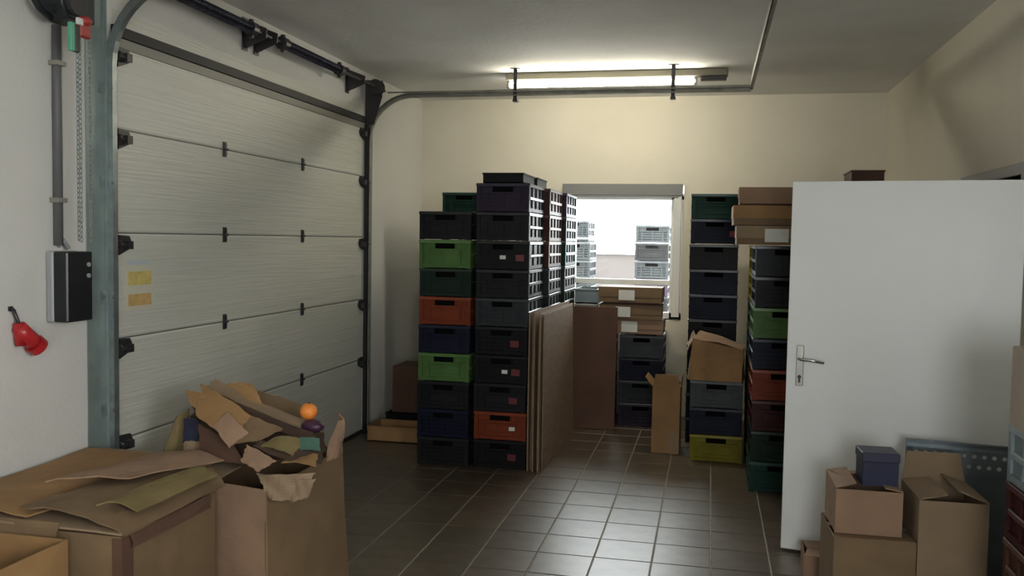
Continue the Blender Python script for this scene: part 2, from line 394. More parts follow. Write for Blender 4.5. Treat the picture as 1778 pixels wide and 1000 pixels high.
chain(.085, -.01, -.13, -1.0); chain(.085, .05, -.05, -1.0); chain(-.0, .08, -.02, -1.0)

cp = empty('conduit_pipe', (-2.83, 3.445, 0), 0, 'grey vertical conduit pipe above the black control box', 'pipe')
MB().tube([(0, 0, 1.60), (0, 0, 2.30), (0, 0, 2.565)], .020, 12).build('pipe', mat('conduit_grey', (.12, .12, .12), .5), cp, smooth=True)
for z in (1.8, 2.4): MB().box(-.022, .026, -.028, .028, z-.01, z+.01).build('clip', galvd_m, cp)
MB().tube([(0, 0, 1.60), (0, .03, 1.62), (.01, .05, 1.585)], .012, 8).build('gland', greyp_m, cp, smooth=True)
kb = empty('control_box', (XL, 3.47, 1.26), 0, 'black wall-mounted door control box with grey side and two buttons', 'control box')
MB().box(.004, .040, -.085, .085, 0, .315).build('housing', greyp_m, kb, bevel=.006)
MB().box(.040, .112, -.083, .083, .002, .313).build('cover', blackp_m, kb, bevel=.006)
for z in (.255, .205): MB().tube([(.112, .052, z), (.119, .052, z)], .010, 12).build('button', mat('button_grey', (.35, .37, .37), .4), kb)

rp_ = empty('power_plug', (XL, 3.235, 1.23), 0, 'red industrial power plug hanging on the left wall', 'plug')
Mx = [(.03, .035, .07), (.033, .015, .02), (.036, -.005, -.05)]
MB().tube([(.035, -.045, .03), (.04, -.02, 0), (.045, .01, -.03), (.046, .03, -.05)], [.030, .034, .036, .036], 14).build('plug_body', red_m, rp_, smooth=True)
MB().tube([(.046, .027, -.047), (.05, .052, -.068)], [.043, .043], 14).build('collar', red_m, rp_)
MB().tube([(.05, .05, -.066), (.052, .056, -.071)], .032, 14).build('socket_face', rubber_m, rp_)
MB().tube([(.03, -.04, .045), (.03, -.03, -.05)], .022, 12).build('grip', red_m, rp_, smooth=True)
MB().tube([(.004, -.055, .11), (.02, -.055, .10), (.034, -.047, .05), (.035, -.043, .03)], .008, 8).build('cord', blackp_m, rp_, smooth=True)
MB().box(.0015, .010, -.065, -.045, .095, .115).build('wall_hook', darkm_m, rp_)

# ------------------------------------------------------------------ ceiling lamp
la = empty('ceiling_lamp', (0, 7.34, 2.930), 0, 'lit fluorescent batten lamp under the ceiling near the back wall', 'lamp')
MB().box(-1.69, .10, -.06, .06, .050, .108).build('housing', mat('housing_grey', (.22, .20, .15), .5), la, bevel=.006)
MB().tube([(-1.665, -.02, .015), (-.155, -.02, .015)], .024, 14).build('tube_lamp', tube_m, la, smooth=True)
for x in (-1.675, -.15): MB().box(x-.012, x+.012, -.04, .0, -.012, .05).build('lamp_holder', galvd_m, la, bevel=.003)
MB().box(-.11, .09, -.045, .03, .02, .05).build('ballast_box', darkm_m, la, bevel=.004)

# ------------------------------------------------------------------ white leaf (door_2)
leaf = empty('door_2', (1.50, 4.80, .0), 0, 'open white door leaf with nickel lever handle at the right', 'door', kind='structure')
ang = math.atan2(4.98-4.80, .42-1.50); leaf.rotation_euler = (0, 0, ang)
Lw = math.hypot(1.08, .18)
# local x runs from the hinge to the free edge; the viewer sees local +y side
MB().box(0, Lw, -.04, 0, .012, 1.995).build('leaf', doorw_m, leaf, bevel=.003)
MB().box(Lw-.0005, Lw+.0008, -.03, -.01, .93, 1.14).build('lock_plate', chrome_m, leaf)
hx = Lw-.068
MB().box(hx-.019, hx+.019, 0, .007, .905, 1.125).build('handle_plate', chrome_m, leaf, bevel=.003)
b = MB().tube([(hx, .005, 1.055), (hx, .045, 1.055), (hx-.012, .055, 1.055), (hx-.06, .056, 1.052), (hx-.125, .054, 1.042)], [.011, .010, .010, .009, .008], 12)
b.build('lever', chrome_m, leaf, smooth=True)
MB().tube([(hx, .006, .955), (hx, .012, .955)], .010, 12).box(hx-.005, hx+.005, .006, .012, .925, .955).build('lock_cylinder', darkm_m, leaf)
for z in (.25, 1.75): MB().tube([(0.0, -.05, z-.05), (0.0, -.05, z+.05)], .010, 10).build('hinge', galv_m, leaf)

# ------------------------------------------------------------------ crates
CW, CL, CH, PITCH_Z = .395, .592, .204, .2065
def crate_meshes(kind):
    b = MB(); hx_, hy = CW/2, CL/2
    b.box(-hx_+.012, hx_-.012, -hy+.012, hy-.012, .004, .010)
    for sx in (-1, 1):
        for sy in (-1, 1):
            x0, x1 = sorted((sx*(hx_-.004), sx*(hx_-.034))); y0, y1 = sorted((sy*(hy-.004), sy*(hy-.034)))
            b.box(x0, x1, y0, y1, 0, .184)
    for s in (-1, 1):      # end walls
        def yb(a, c): return sorted((s*(hy-a), s*(hy-c)))
        ya = yb(.004, .016); yp = yb(.014, .018)
        b.box(-hx_+.03, hx_-.03, *ya, .004, .030)
        if kind == 'panel':
            b.box(-hx_+.03, hx_-.03, *yp, .030, .132)
            b.box(-.115, .115, *yb(.007, .016), .042, .056).box(-.115, .115, *yb(.007, .016), .108, .120)
            for x in (-.115, .115): b.box(x-.006, x+.006, *ya, .03, .135)
        else:
            for z in (.046, .074, .102): b.box(-hx_+.03, hx_-.03, *yb(.008, .016), z, z+.015)
            for x in (-.12, 0, .12): b.box(x-.009, x+.009, *ya, .03, .132)
            b.box(-hx_+.03, hx_-.03, *yb(.018, .021), .030, .132)
        b.box(-hx_+.03, hx_-.03, *ya, .130, .142)
        for q in (-1, 1):
            x0, x1 = sorted((q*.075, q*(hx_-.03))); b.box(x0, x1, *yp, .142, .186)
            b.box(*sorted((q*.075, q*.085)), *ya, .142, .186)
    for s in (-1, 1):      # long sides
        def xb(a, c): return sorted((s*(hx_-a), s*(hx_-c)))
        b.box(*xb(.004, .016), -hy+.034, hy-.034, .004, .030).box(*xb(.015, .019), -hy+.03, hy-.03, .028, .186)
        k = 3 if kind == 'panel' else 4
        for i in range(1, k): 
            y = -hy + CL*i/k; b.box(*xb(.006, .016), y-.006, y+.006, .028, .186)
    body = b.mesh('crate_body')
    b = MB(); o_ = 0.0
    b.box(-hx_, hx_, -hy, -hy+.016, .180, CH).box(-hx_, hx_, hy-.016, hy, .180, CH)
    b.box(-hx_, -hx_+.016, -hy+.016, hy-.016, .180, CH).box(hx_-.016, hx_, -hy+.016, hy-.016, .180, CH)
    rim = b.mesh('crate_rim', bevel=.003)
    band = MB().box(-.0068, .0068, -hy+.034, hy-.034, -.012, .012).mesh('side_band', bevel=.004)
    return body, rim, band, MB().box(-.10, .10, -.002, .002, .120, .190).mesh('handle_shade')
slot_shade_m = mat('slot_shade', (.004, .004, .004), .9, spec=.05)  # near-black plates paint the shade inside the crate handle slots
CM = {k: crate_meshes(k) for k in ('panel', 'slat')}
def pl(name, c, r=.34): return mat(name+'_plastic', c, .5, var=.12, scale=10, spec=.16), mat(name+'_plastic_rim', tuple(v*1.25+.004 for v in c), .30, var=.1, scale=10, spec=.36)
PC = dict(black=pl('black', (0.0072, 0.0072, 0.0084)), charcoal=pl('charcoal', (0.0120, 0.0120, 0.0140)), purple=pl('dark_purple', (.026, .018, .034)),
          navy=pl('navy', (0.0070, 0.0090, 0.0225)), slate=pl('slate_grey', (0.0275, 0.0310, 0.0350)), grey=pl('grey', (0.0600, 0.0650, 0.0700)), green=pl('green', (0.0694, 0.1440, 0.0397)),
          darkgreen=pl('dark_green', (0.0096, 0.0216, 0.0132)), teal=pl('teal_green', (0.0090, 0.0383, 0.0279)), orange=pl('orange_red', (0.1701, 0.0315, 0.0114)),
          maroon=pl('maroon', (0.0450, 0.0096, 0.0108)), brown=pl('brown', (0.072, 0.03, 0.02)), yellow=pl('yellow', (0.1633, 0.1436, 0.0089)), blue=pl('blue', (0.0090, 0.0360, 0.1140)),
          pale=pl('pale_blue_grey', (.22, .27, .29)), white=pl('off_white', (.50, .48, .46)))
COLW = dict(black='black', charcoal='charcoal', purple='dark purple', navy='navy blue', slate='slate grey', grey='grey', green='bright green', darkgreen='dark green',
            teal='teal green', orange='orange red', maroon='maroon', brown='brown', yellow='yellow', blue='blue', pale='pale blue grey', white='off-white')
ORD = ['lowest', 'second from bottom', 'third from bottom', 'fourth from bottom', 'fifth from bottom', 'sixth from bottom', 'seventh from bottom', 'eighth from bottom', 'ninth from bottom', 'tenth from bottom']
stick_w = MB().box(-.022, .022, -.002, 0, -.014, .014).mesh('sticker', bevel=.001)
stick_r = MB().box(-.032, .032, -.002, 0, -.024, .024).mesh('sticker', bevel=.001)
crate_n = 0
def crate(x, y, z, col, label, group, kind='panel', rz=0, white=None, red=None):
    r = empty('plastic_crate', (x, y, z), rz, label, 'crate', group)
    link('body', CM[kind][0], PC[col][0], r); link('rim', CM[kind][1], PC[col][1], r); 
    for sg in (-1, 1):
        link('side_band', CM[kind][2], PC[col][1], r, (sg*(CW/2-.0078), 0, .100)); link('handle_shade', CM[kind][3], slot_shade_m, r, (0, sg*(CL/2-.028), 0))
    if red is not None: link('sticker', stick_r, redl_m, r, (red, -CL/2+.004, .085))
    if white is not None: link('sticker', stick_w, paper_m, r, (white, -CL/2+.001, .088))
    return r
def stack(xl, yf, cols, where, group, rz=0, whites={}, reds={}, kinds=None, z0=0, pitch=PITCH_Z, same=None, jit=.004):
    cx, cy = (xl+CW/2, yf+CL/2)
    for i, c in enumerate(cols):
        k = (kinds[i % len(kinds)] if kinds else 'panel')
        lab = same or f'{COLW[c]} crate, {"topmost" if i == len(cols)-1 else ORD[i]} {where}'
        crate(cx+random.uniform(-jit, jit), cy+random.uniform(0, jit), z0+i*pitch, c, lab, group, 'slat' if k == 's' else 'panel', rz+random.uniform(-.006, .006), whites.get(i), reds.get(i))

G = 'stacked crates left of the window'
stack(-2.068, 6.205, ['charcoal', 'navy', 'charcoal', 'green', 'navy', 'orange', 'darkgreen', 'green', 'charcoal'], 'in the front stack nearest the loading door', G, kinds='sspppppps')
stack(-1.650, 6.235, ['black', 'orange', 'charcoal', 'black', 'black', 'slate', 'charcoal', 'black', 'charcoal', 'purple'], 'in the front stack touching the leaning sheets', G,
      kinds='ppppssspss', whites={1: .09, 3: .03, 7: -.0}, reds={0: .09, 2: .10, 3: .11, 4: .10, 7: .125})
stack(-1.612, 6.855, ['black', 'charcoal', 'navy', 'darkgreen', 'slate', 'charcoal', 'slate', 'brown', 'brown', 'brown'], 'in second stack behind the leaning sheets', G, kinds='s')
stack(-1.585, 7.475, ['black', 'navy', 'blue', 'navy', 'charcoal', 'darkgreen', 'slate', 'teal', 'slate', 'purple'], 'in third stack counted from the leaning sheets', G, kinds='s')
stack(-2.06, 6.83, ['charcoal', 'black', 'navy', 'charcoal', 'black', 'charcoal', 'navy', 'black', 'charcoal'], 'in the second stack on the loading door side', G)
stack(-2.30, 7.50, ['black', 'charcoal', 'navy', 'charcoal', 'black', 'charcoal', 'navy', 'darkgreen', 'teal', 'teal'], 'in the rear stack showing a teal top', G)
stack(-1.235, 8.02, ['navy', 'charcoal', 'slate', 'blue'], 'in low stack behind the dark brown board', G, kinds='s')
# two small boxes topping the front stacks
def small_tray(x0, x1, y0, y1, z, h, m_, label):
    t = empty('shallow_tray', ((x0+x1)/2, (y0+y1)/2, z), 0, label, 'tray'); a, b_ = (x1-x0)/2, (y1-y0)/2
    q = MB().box(-a, a, -b_, -b_+.008, 0, h).box(-a, a, b_-.008, b_, 0, h).box(-a, -a+.008, -b_+.008, b_-.008, 0, h).box(a-.008, a, -b_+.008, b_-.008, 0, h).box(-a, a, -b_, b_, 0, .008)
    q.build('body', m_, t)
    q = MB().box(-a-.006, a+.006, -b_-.006, -b_+.004, h-.012, h).box(-a-.006, a+.006, b_-.004, b_+.006, h-.012, h).box(-a-.006, -a+.004, -b_+.004, b_-.004, h-.012, h).box(a-.004, a+.006, -b_+.004, b_-.004, h-.012, h)
    q.build('rim', m_, t, bevel=.002)
    return t
for i_, (c_, l_) in enumerate((('pale', 'pale tray lowest of three above the dark brown board'), ('white', 'off-white tray in the middle of three above the brown board'), ('pale', 'pale tray topmost of three in front of the window left'))):
    small_tray(-1.19, -.985, 8.05, 8.5, 4*PITCH_Z+i_*.135, .13, PC[c_][0], l_)
small_tray(-1.606, -1.312, 6.25, 6.65, 10*PITCH_Z, .072, PC['black'][0], 'small black tray topping the tall stack by the leaning sheets')
small_tray(-1.60, -1.335, 6.90, 7.30, 10*PITCH_Z, .085, PC['darkgreen'][0], 'small dark green tray behind the highest black tray')

G2 = 'stacked crates right of the window'
stack(-.118, 6.875, ['yellow', 'navy', 'grey'], 'in short stack under the slumped carton', G2)
stack(-.165, 7.50, ['black', 'navy', 'charcoal', 'navy', 'black', 'navy', 'navy', 'charcoal', 'navy', 'teal'], 'in tall dark stack right of the window', G2, kinds='sp', reds={8: .15})
stack(.296, 6.12, ['teal', 'darkgreen', 'maroon', 'orange', 'navy', 'green', 'charcoal', 'slate'], 'in stack partly covered by the white door', G2, kinds='ppppspss', whites={5: .16})
stack(.302, 6.74, ['black', 'navy', 'black', 'darkgreen', 'teal', 'darkgreen', 'yellow', 'yellow'], 'in narrow gap behind the short yellow-based stack', G2)
stack(-.775, 8.02, ['purple', 'slate', 'navy', 'grey'], 'under the shallow cartons at the window', G2, kinds='sp')
for i in range(10):
    crate(.99, 6.45, i*PITCH_Z, 'maroon' if i == 9 else 'charcoal', f'charcoal crate, {ORD[i]} in the stack hidden behind the white door' if i < 9 else 'maroon crate, topmost of the stack hidden behind the door', G2)
small_tray(.885, 1.085, 6.17, 6.5, 10*PITCH_Z, .085, PC['brown'][0], 'dark brown tray peeking above the white door edge')

GO = 'crates outside in the yard'
stack(-.86, 10.55, ['navy', 'slate', 'charcoal', 'slate', 'charcoal', 'purple', 'slate', 'charcoal', 'slate'], 'outside, seen through the right of the window', GO, z0=-.02, pitch=.209, kinds='sp')
stack(-1.83, 10.75, ['slate', 'teal', 'navy', 'slate', 'navy', 'slate', 'slate', 'slate', 'slate'], 'outside, seen at left edge of the window', GO, z0=-.02, pitch=.215, kinds='s')
stack(-1.72, 10.10, ['slate', 'teal', 'navy', 'slate', 'charcoal', 'slate', 'slate', 'slate'], 'outside, nearer and lower at window left', GO, z0=-.02, pitch=.209, kinds='s')

# ------------------------------------------------------------------ cardboard boxes
def shell(a, b_, h, th=.006):
    q = MB().box(-a, a, -b_, -b_+th, 0, h).box(-a, a, b_-th, b_, 0, h).box(-a, -a+th, -b_+th, b_-th, 0, h).box(a-th, a, -b_+th, b_-th, 0, h).box(-a+th, a-th, -b_+th, b_-th, 0, th)
    return q
def flap(root, edge, a, b_, h, length, angle, m_, taper=.02, th=.005):
    """edge in n s e w; angle 0 = folded flat over the box, 90 = upright, 180 = laid outwards"""
    hw = (a if edge in 'ns' else b_) - .003
    M = MB(); ca, sa = math.cos(angle), math.sin(angle)
    # local: hinge along x at origin, flap extends towards +y (inwards) at angle 0
    P = [(-hw, 0), (hw, 0), (hw-taper, length), (-hw+taper, length)]
    nrm = Vector((0, -sa, ca)); d = Vector((0, ca, sa))
    lo = [M.bm.verts.new(Vector((x, 0, 0)) + d*y) for x, y in P]; hi = [M.bm.verts.new(Vector((x, 0, 0)) + d*y + nrm*th) for x, y in P]
    M.bm.faces.new(lo); M.bm.faces.new(hi)
    for i in range(4): M.bm.faces.new((lo[i], lo[(i+1) % 4], hi[(i+1) % 4], hi[i]))
    o = M.build('flap', m_, root)
    rz, loc = {'s': (0, (0, -b_, h)), 'n': (math.pi, (0, b_, h)), 'e': (math.pi/2, (a, 0, h)), 'w': (-math.pi/2, (-a, 0, h))}[edge]
    o.location = loc; o.rotation_euler = (0, 0, rz); return o
def carton(loc, rz, w_, d_, h, label, m_=card_m, flaps=(), name='cardboard_box', tape=False, group=None, stickers=()):
    r = empty(name, loc, rz, label, 'box', group)
    shell(w_/2, d_/2, h).build('body', m_, r)
    for e, L, an in flaps: flap(r, e, w_/2, d_/2, h, L, math.radians(an), m_)
    if tape: MB().box(-w_/2-.001, w_/2+.001, -.025, .025, h+.0055, h+.0065).build('tape', tape_m, r)
    for (x0, x1, z0, z1) in stickers: MB().box(x0, x1, -d_/2-.002, -d_/2-.0002, z0, z1).build('label_sticker', paper_m, r)
    return r
def tray_box(loc, rz, w_, d_, h, label, m_, m2=None, group=None, stickers=()):
    """shallow carton with a telescoping lid"""
    r = empty('shallow_carton', loc, rz, label, 'box', group)
    shell(w_/2-.004, d_/2-.004, h-.004).build('body', m_, r)
    a, b_ = w_/2, d_/2; z0 = h*.35
    q = MB().box(-a, a, -b_, -b_+.004, z0, h).box(-a, a, b_-.004, b_, z0, h).box(-a, -a+.004, -b_+.004, b_-.004, z0, h).box(a-.004, a, -b_+.004, b_-.004, z0, h).box(-a+.004, a-.004, -b_+.004, b_-.004, h-.004, h)
    q.build('lid', m2 or m_, r)
    for (x0, x1, zz0, zz1) in stickers: MB().box(x0, x1, -b_-.002, -b_-.0002, zz0, zz1).build('label_sticker', paper_m, r)
    return r
# three shallow cartons on the stack beside the door
GC = 'shallow cartons beside the door'
tray_box((.45, 6.30, 1.6555), 0, .565, .40, .125, 'lowest shallow carton beside the white door, with white label', card_m, cardl_m, group=GC, stickers=[(-.10, .05, .018, .105)])
tray_box((.44, 6.30, 1.785), .012, .595, .40, .128, 'middle shallow carton beside the white door', card_m, cardo_m, group=GC)
tray_box((.46, 6.30, 1.926), -.012, .56, .38, .108, 'reddish topmost shallow carton beside the white door', cardp_m, group=GC)
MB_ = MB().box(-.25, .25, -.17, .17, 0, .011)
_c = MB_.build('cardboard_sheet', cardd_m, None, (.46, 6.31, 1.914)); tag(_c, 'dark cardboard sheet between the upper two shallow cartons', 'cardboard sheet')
# three shallow cartons under the window
GW = 'shallow cartons under the window'
tray_box((-.64, 8.12, .845), 0, .52, .36, .125, 'lowest shallow carton under the window with pale label', cardp_m, group=GW, stickers=[(-.11, .03, .015, .11)])
tray_box((-.675, 8.10, .975), .01, .55, .36, .130, 'middle shallow carton under the window with faint label', card_m, group=GW, stickers=[(-.13, .0, .02, .11)])
tray_box((-.675, 8.08, 1.125), -.01, .56, .36, .135, 'topmost shallow carton, brightly lit from the window', card_m, m2=card_m, group=GW, stickers=[(-.10, .04, .02, .11)])
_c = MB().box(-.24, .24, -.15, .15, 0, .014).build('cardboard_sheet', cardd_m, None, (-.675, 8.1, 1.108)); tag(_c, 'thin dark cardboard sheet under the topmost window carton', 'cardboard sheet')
# slumped open carton on the grey crate
sc = empty('slumped_carton', (.075, 7.07, 3*PITCH_Z), math.radians(-4), 'slumped open cardboard carton on the grey crate', 'box')
q = MB()
def wallq(p, th=.006): 
    return sheet_mesh([Vector(v) for v in p], bulge=.012, noise=.006, th=th, n=6, seed=3)
link('front_wall', wallq([(-.20, -.19, .0), (.20, -.20, -.0), (.20, -.16, .24), (-.17, -.16, .315)]), cardo_m, sc)
link('left_wall', wallq([(-.20, .17, .0), (-.20, -.19, .0), (-.17, -.16, .315), (-.18, .14, .30)]), cardl_m, sc)
link('right_wall', wallq([(.20, -.20, .0), (.20, .17, .0), (.19, .15, .25), (.20, -.16, .24)]), cardo_m, sc)
link('back_wall', wallq([(.20, .17, .0), (-.20, .17, .0), (-.18, .14, .30), (.19, .15, .25)]), card_m, sc)
link('flap', wallq([(-.17, -.16, .315), (.20, -.16, .24), (.21, -.02, .265), (-.13, -.01, .36)]), cardp_m, sc)
link('flap', wallq([(-.18, .0, .36), (-.17, -.165, .315), (-.215, -.17, .22), (-.235, .0, .26)]), cardl_m, sc)
MB().box(-.18, .18, -.16, .15, .002, .008).build('bottom', card_m, sc)
# tall narrow carton with straps
tb = carton((-.300, 7.21, 0), math.radians(-1), .215, .30, .53, 'tall narrow cardboard carton with yellow straps sticking out on top', cardo_m, flaps=[('s', .10, 100), ('w', .09, 130), ('e', .09, 95)])
for k in range(6):
    x = -.09+k*.035
    MB().tube([(x, -.10, .45), (x+.01, -.12, .55), (x+.03*math.sin(k*2), -.13, .585), (x+.05*math.cos(k), -.10, .57)], .008, 6).build('strap', yellownet_m, tb, smooth=True)
MB().box(.02, .10, -.1515, -.1502, .02, .17).build('label_patch', cardl_m, tb)
# dark brown board
_b = MB().box(0, .42, 0, .035, 0, 1.08).build('brown_board', cardd_m, None, (-1.20, 7.79, .003), (math.radians(-3.4), 0, 0), bevel=.002)
tag(_b, 'large dark brown board leaning left of the window cartons', 'board')
# leaning flat sheets by the front stack
GS = 'flat sheets leaning on the crates'
NS = 6
for k in range(NS):
    x0 = -1.243 + k*.021; x1 = -1.160 + k*.011
    hgt = [1.13, 1.10, 1.15, 1.07, 1.13, 1.12][k]; y0 = 6.215 + [0, .02, -.02, .03, -.04, .01][k]; y1 = 7.52 + [.0, .05, -.03, 0, .04, -.02][k]
    me = sheet_mesh([(x0+.003*math.sin(k*3), y0, 0.003), (x1, y1, 0.003), (x1-.025+.0*k, y1-.01, hgt), (x0-.004+.003*math.sin(k*2), y0+.01, hgt+.01)], bulge=-.006, noise=.001, th=.007 if k % 2 else .009, n=6, seed=k)
    o = link('flat_sheet', me, cardl_m if k in (1, 4) else board_m)
    tag(o, ['flat brown sheet against the crates, innermost of the leaning bundle', 'flat pale sheet, second from crates in the leaning bundle', 'flat brown sheet, third from crates in the leaning bundle', 'flat brown sheet, fourth from crates in the leaning bundle', 'flat pale sheet, second from aisle in the leaning bundle', 'flat brown sheet facing the aisle, outermost of the leaning bundle'][k], 'sheet', GS)
# back left corner
small_tray(-2.66, -2.26, 7.14, 7.54, 0, .17, PC['black'][0], 'black tray on the floor in the far left corner')
carton((-2.44, 7.36, .172), 0, .36, .34, .39, 'dark cardboard box in the far left corner on a tray', cardd_m, flaps=[('s', .165, 2), ('n', .165, 2)])
small_tray(-2.69, -2.24, 6.80, 7.10, 0, .125, cardo_m, 'brown cardboard tray on the floor by the far door track')

# ------------------------------------------------------------------ right foreground boxes
carton((.722, 4.205, 0), math.radians(2), .335, .36, .395, 'lower left cardboard box in the group before the white door', card_m, flaps=[('s', .178, 0), ('n', .178, 0)], tape=True)
q = carton((.705, 4.235, .403), math.radians(.5), .275, .33, .195, 'open cardboard box holding up the small navy box', cardp_m, flaps=[('w', .09, 14), ('n', .10, 8), ('e', .07, 6)])
q = carton((1.034, 4.20, 0), math.radians(1), .275, .34, .585, 'tall pale cardboard box with raised flap, beside navy box', cardl_m, flaps=[('n', .135, 96), ('e', .12, 20), ('w', .12, 10)])
nb = empty('navy_box', (.758, 4.215, .600), math.radians(3), 'small navy blue box with lid on the open carton', 'box')
MB().box(-.075, .075, -.07, .07, 0, .115).build('body', blue_m, nb, bevel=.002)
MB().box(-.079, .079, -.074, .074, .108, .150).build('lid', bluel_m, nb, bevel=.003)
carton((.62, 4.66, 0), math.radians(-2), .24, .24, .125, 'low pinkish carton on the floor at the white door edge', cardp_m, flaps=[('s', .115, 0), ('n', .115, 0)])
# perforated galvanised panel
pp = empty('perforated_panel', (.965, 4.62, .0), math.radians(-8), 'grey perforated steel panel leaning before the white door', 'panel')
def perforated(wd, ht, z0, rows, cols, r=.0105, th=.0025):
    bm = bmesh.new(); cw = wd/cols; chh = .05; n = 8
    top = z0
    def quad(pts): bm.faces.new([bm.verts.new(p) for p in pts])
    z = ht
    quad([(0, 0, 0), (wd, 0, 0), (wd, 0, z0), (0, 0, z0)])
    for rr in range(rows):
        zc0 = z0+rr*chh; off = (rr % 2)*cw/2
        for c in range(cols-(rr % 2)):
            xa = off+c*cw; cx, cz = xa+cw/2, zc0+chh/2
            sq = []
            for k in range(n):
                a = math.pi/4*k; dx, dz = math.cos(a), math.sin(a); s_ = max(abs(dx), abs(dz))
                sq.append((cx+dx/s_*cw/2, 0, cz+dz/s_*chh/2))
            ci = [(cx+math.cos(math.pi/4*k)*r, 0, cz+math.sin(math.pi/4*k)*r) for k in range(n)]
            for k in range(n): quad([sq[k], sq[(k+1) % n], ci[(k+1) % n], ci[k]])
        if rr % 2:
            quad([(0, 0, zc0), (cw/2, 0, zc0), (cw/2, 0, zc0+chh), (0, 0, zc0+chh)]); quad([(wd-cw/2, 0, zc0), (wd, 0, zc0), (wd, 0, zc0+chh), (wd-cw/2, 0, zc0+chh)])
    zt = z0+rows*chh
    quad([(0, 0, zt), (wd, 0, zt), (wd, 0, ht), (0, 0, ht)])
    bmesh.ops.remove_doubles(bm, verts=bm.verts, dist=1e-5)
    bmesh.ops.recalc_face_normals(bm, faces=bm.faces)
    bmesh.ops.solidify(bm, geom=list(bm.faces), thickness=th)
    me = bpy.data.meshes.new('perforated'); bm.to_mesh(me); bm.free(); return me
steel_m = mat('blue_grey_steel', (.13, .16, .175), .45, .4, var=.15, scale=8)
link('perforated_face', perforated(.47, .715, .585, 2, 11), steel_m, pp)
MB().box(-.004, .474, -.018, .008, .713, .722).build('top_flange', steel_m, pp, bevel=.002)
MB().box(-.004, .002, -.018, .008, .0, .713).box(.468, .474, -.018, .008, 0, .713).build('side_flange', steel_m, pp)
MB().box(.0, .47, -.012, -.004, .565, .575).build('rib', steel_m, pp)
for o in pp.children: pass
pp.rotation_euler = (math.radians(-3), 0, math.radians(-8))
# near right stack of crates, long sides to the aisle
G3 = 'crates at the right edge'
for i, (c, lab) in enumerate((('charcoal', 'charcoal crate, lowest in the stack at the right edge'), ('blue', 'blue crate, second from floor at the right edge'), ('brown', 'brown crate, third from floor at the right edge'), ('maroon', 'maroon crate, fourth from floor at the right edge'), ('pale', 'pale grey crate under the carton at the right edge'))):
    crate(1.262, 3.20, i*.2065, c, lab, G3, 'slat')
carton((1.255, 3.24, 5*.2065), 0, .38, .48, .275, 'pale cardboard box on the crates at the right edge', mat('beige_cardboard', (.46, .39, .32), .8, var=.05), flaps=[('w', .12, 4), ('e', .12, 4)])

# ------------------------------------------------------------------ big box left
bb = empty('large_carton', (-2.385, 2.985, 0), 0, 'large closed cardboard box under flattened sheets, lower left', 'box')
shell(.42, .30, .60, .008).build('body', card_m, bb)
flap(bb, 's', .42, .30, .60, .29, 0, card_m); flap(bb, 'n', .42, .30, .60, .29, 0, card_m)
MB().box(.385, .424, -.304, -.24, .01, .598).build('corner_flap', cardd_m, bb)
GF = 'flattened cardboard on the large box'
def sheet(p, m_, label, group, **k):
    o = link('flattened_cardboard', sheet_mesh(p, **k), m_); return tag(o, label, 'cardboard', group)
sheet([(-2.83, 2.66, .622), (-1.96, 2.68, .618), (-2.02, 3.60, .630), (-2.83, 3.72, .632)], cardl_m, 'widest flattened sheet covering the large box', GF, bulge=.010, noise=.004, jag=.006, seed=1, th=.008)
sheet([(-2.81, 2.68, .650), (-2.36, 2.69, .650), (-2.18, 3.52, .655), (-2.80, 3.60, .655)], cardo_m, 'orange-brown sheet along the wall on the large box', GF, bulge=.010, noise=.005, jag=.010, seed=2, th=.007)
sheet([(-2.40, 2.70, .672), (-1.945, 2.69, .615), (-1.935, 3.32, .625), (-2.22, 3.50, .690)], card_m, 'brown curled sheet drooping over the aisle side of large box', GF, bulge=.028, noise=.004, jag=.010, seed=5, th=.006)
sheet([(-2.46, 2.92, .695), (-2.18, 3.02, .712), (-2.00, 3.42, .700), (-2.36, 3.47, .700)], cardp_m, 'pinkish curved scrap lying highest on the large box', GF, bulge=.020, noise=.007, jag=.014, seed=8, th=.006)
sheet([(-2.12, 2.76, .690), (-1.98, 2.80, .665), (-1.95, 3.28, .665), (-2.06, 3.30, .700)], cardy_m, 'narrow curled strip at the aisle edge of the large box', GF, bulge=.014, noise=.004, jag=.010, seed=15, th=.005)
sheet([(-2.80, 2.668, .560), (-2.22, 2.668, .552), (-2.20, 2.674, .640), (-2.80, 2.674, .642)], card_m, 'drooping strip over the near rim of the large box', GF, bulge=.004, noise=.003, jag=.004, seed=11, th=.005)
sheet([(-1.943, 2.72, .560), (-1.938, 3.20, .560), (-1.952, 3.22, .610), (-1.955, 2.72, .608)], cardd_m, 'dark folded edge strip over the aisle rim of large box', GF, bulge=.003, noise=.003, jag=.010, seed=12, th=.005)
# small open box bottom left
ob = empty('open_carton', (-2.385, 2.405, 0), math.radians(0), 'small open cardboard box at the lower left corner', 'box')
shell(.25, .225, .60, .007).build('body', cardo_m, ob)
MB().box(-.24, .24, -.215, .215, .20, .205).build('inner_pad', shade_brown_m, ob)

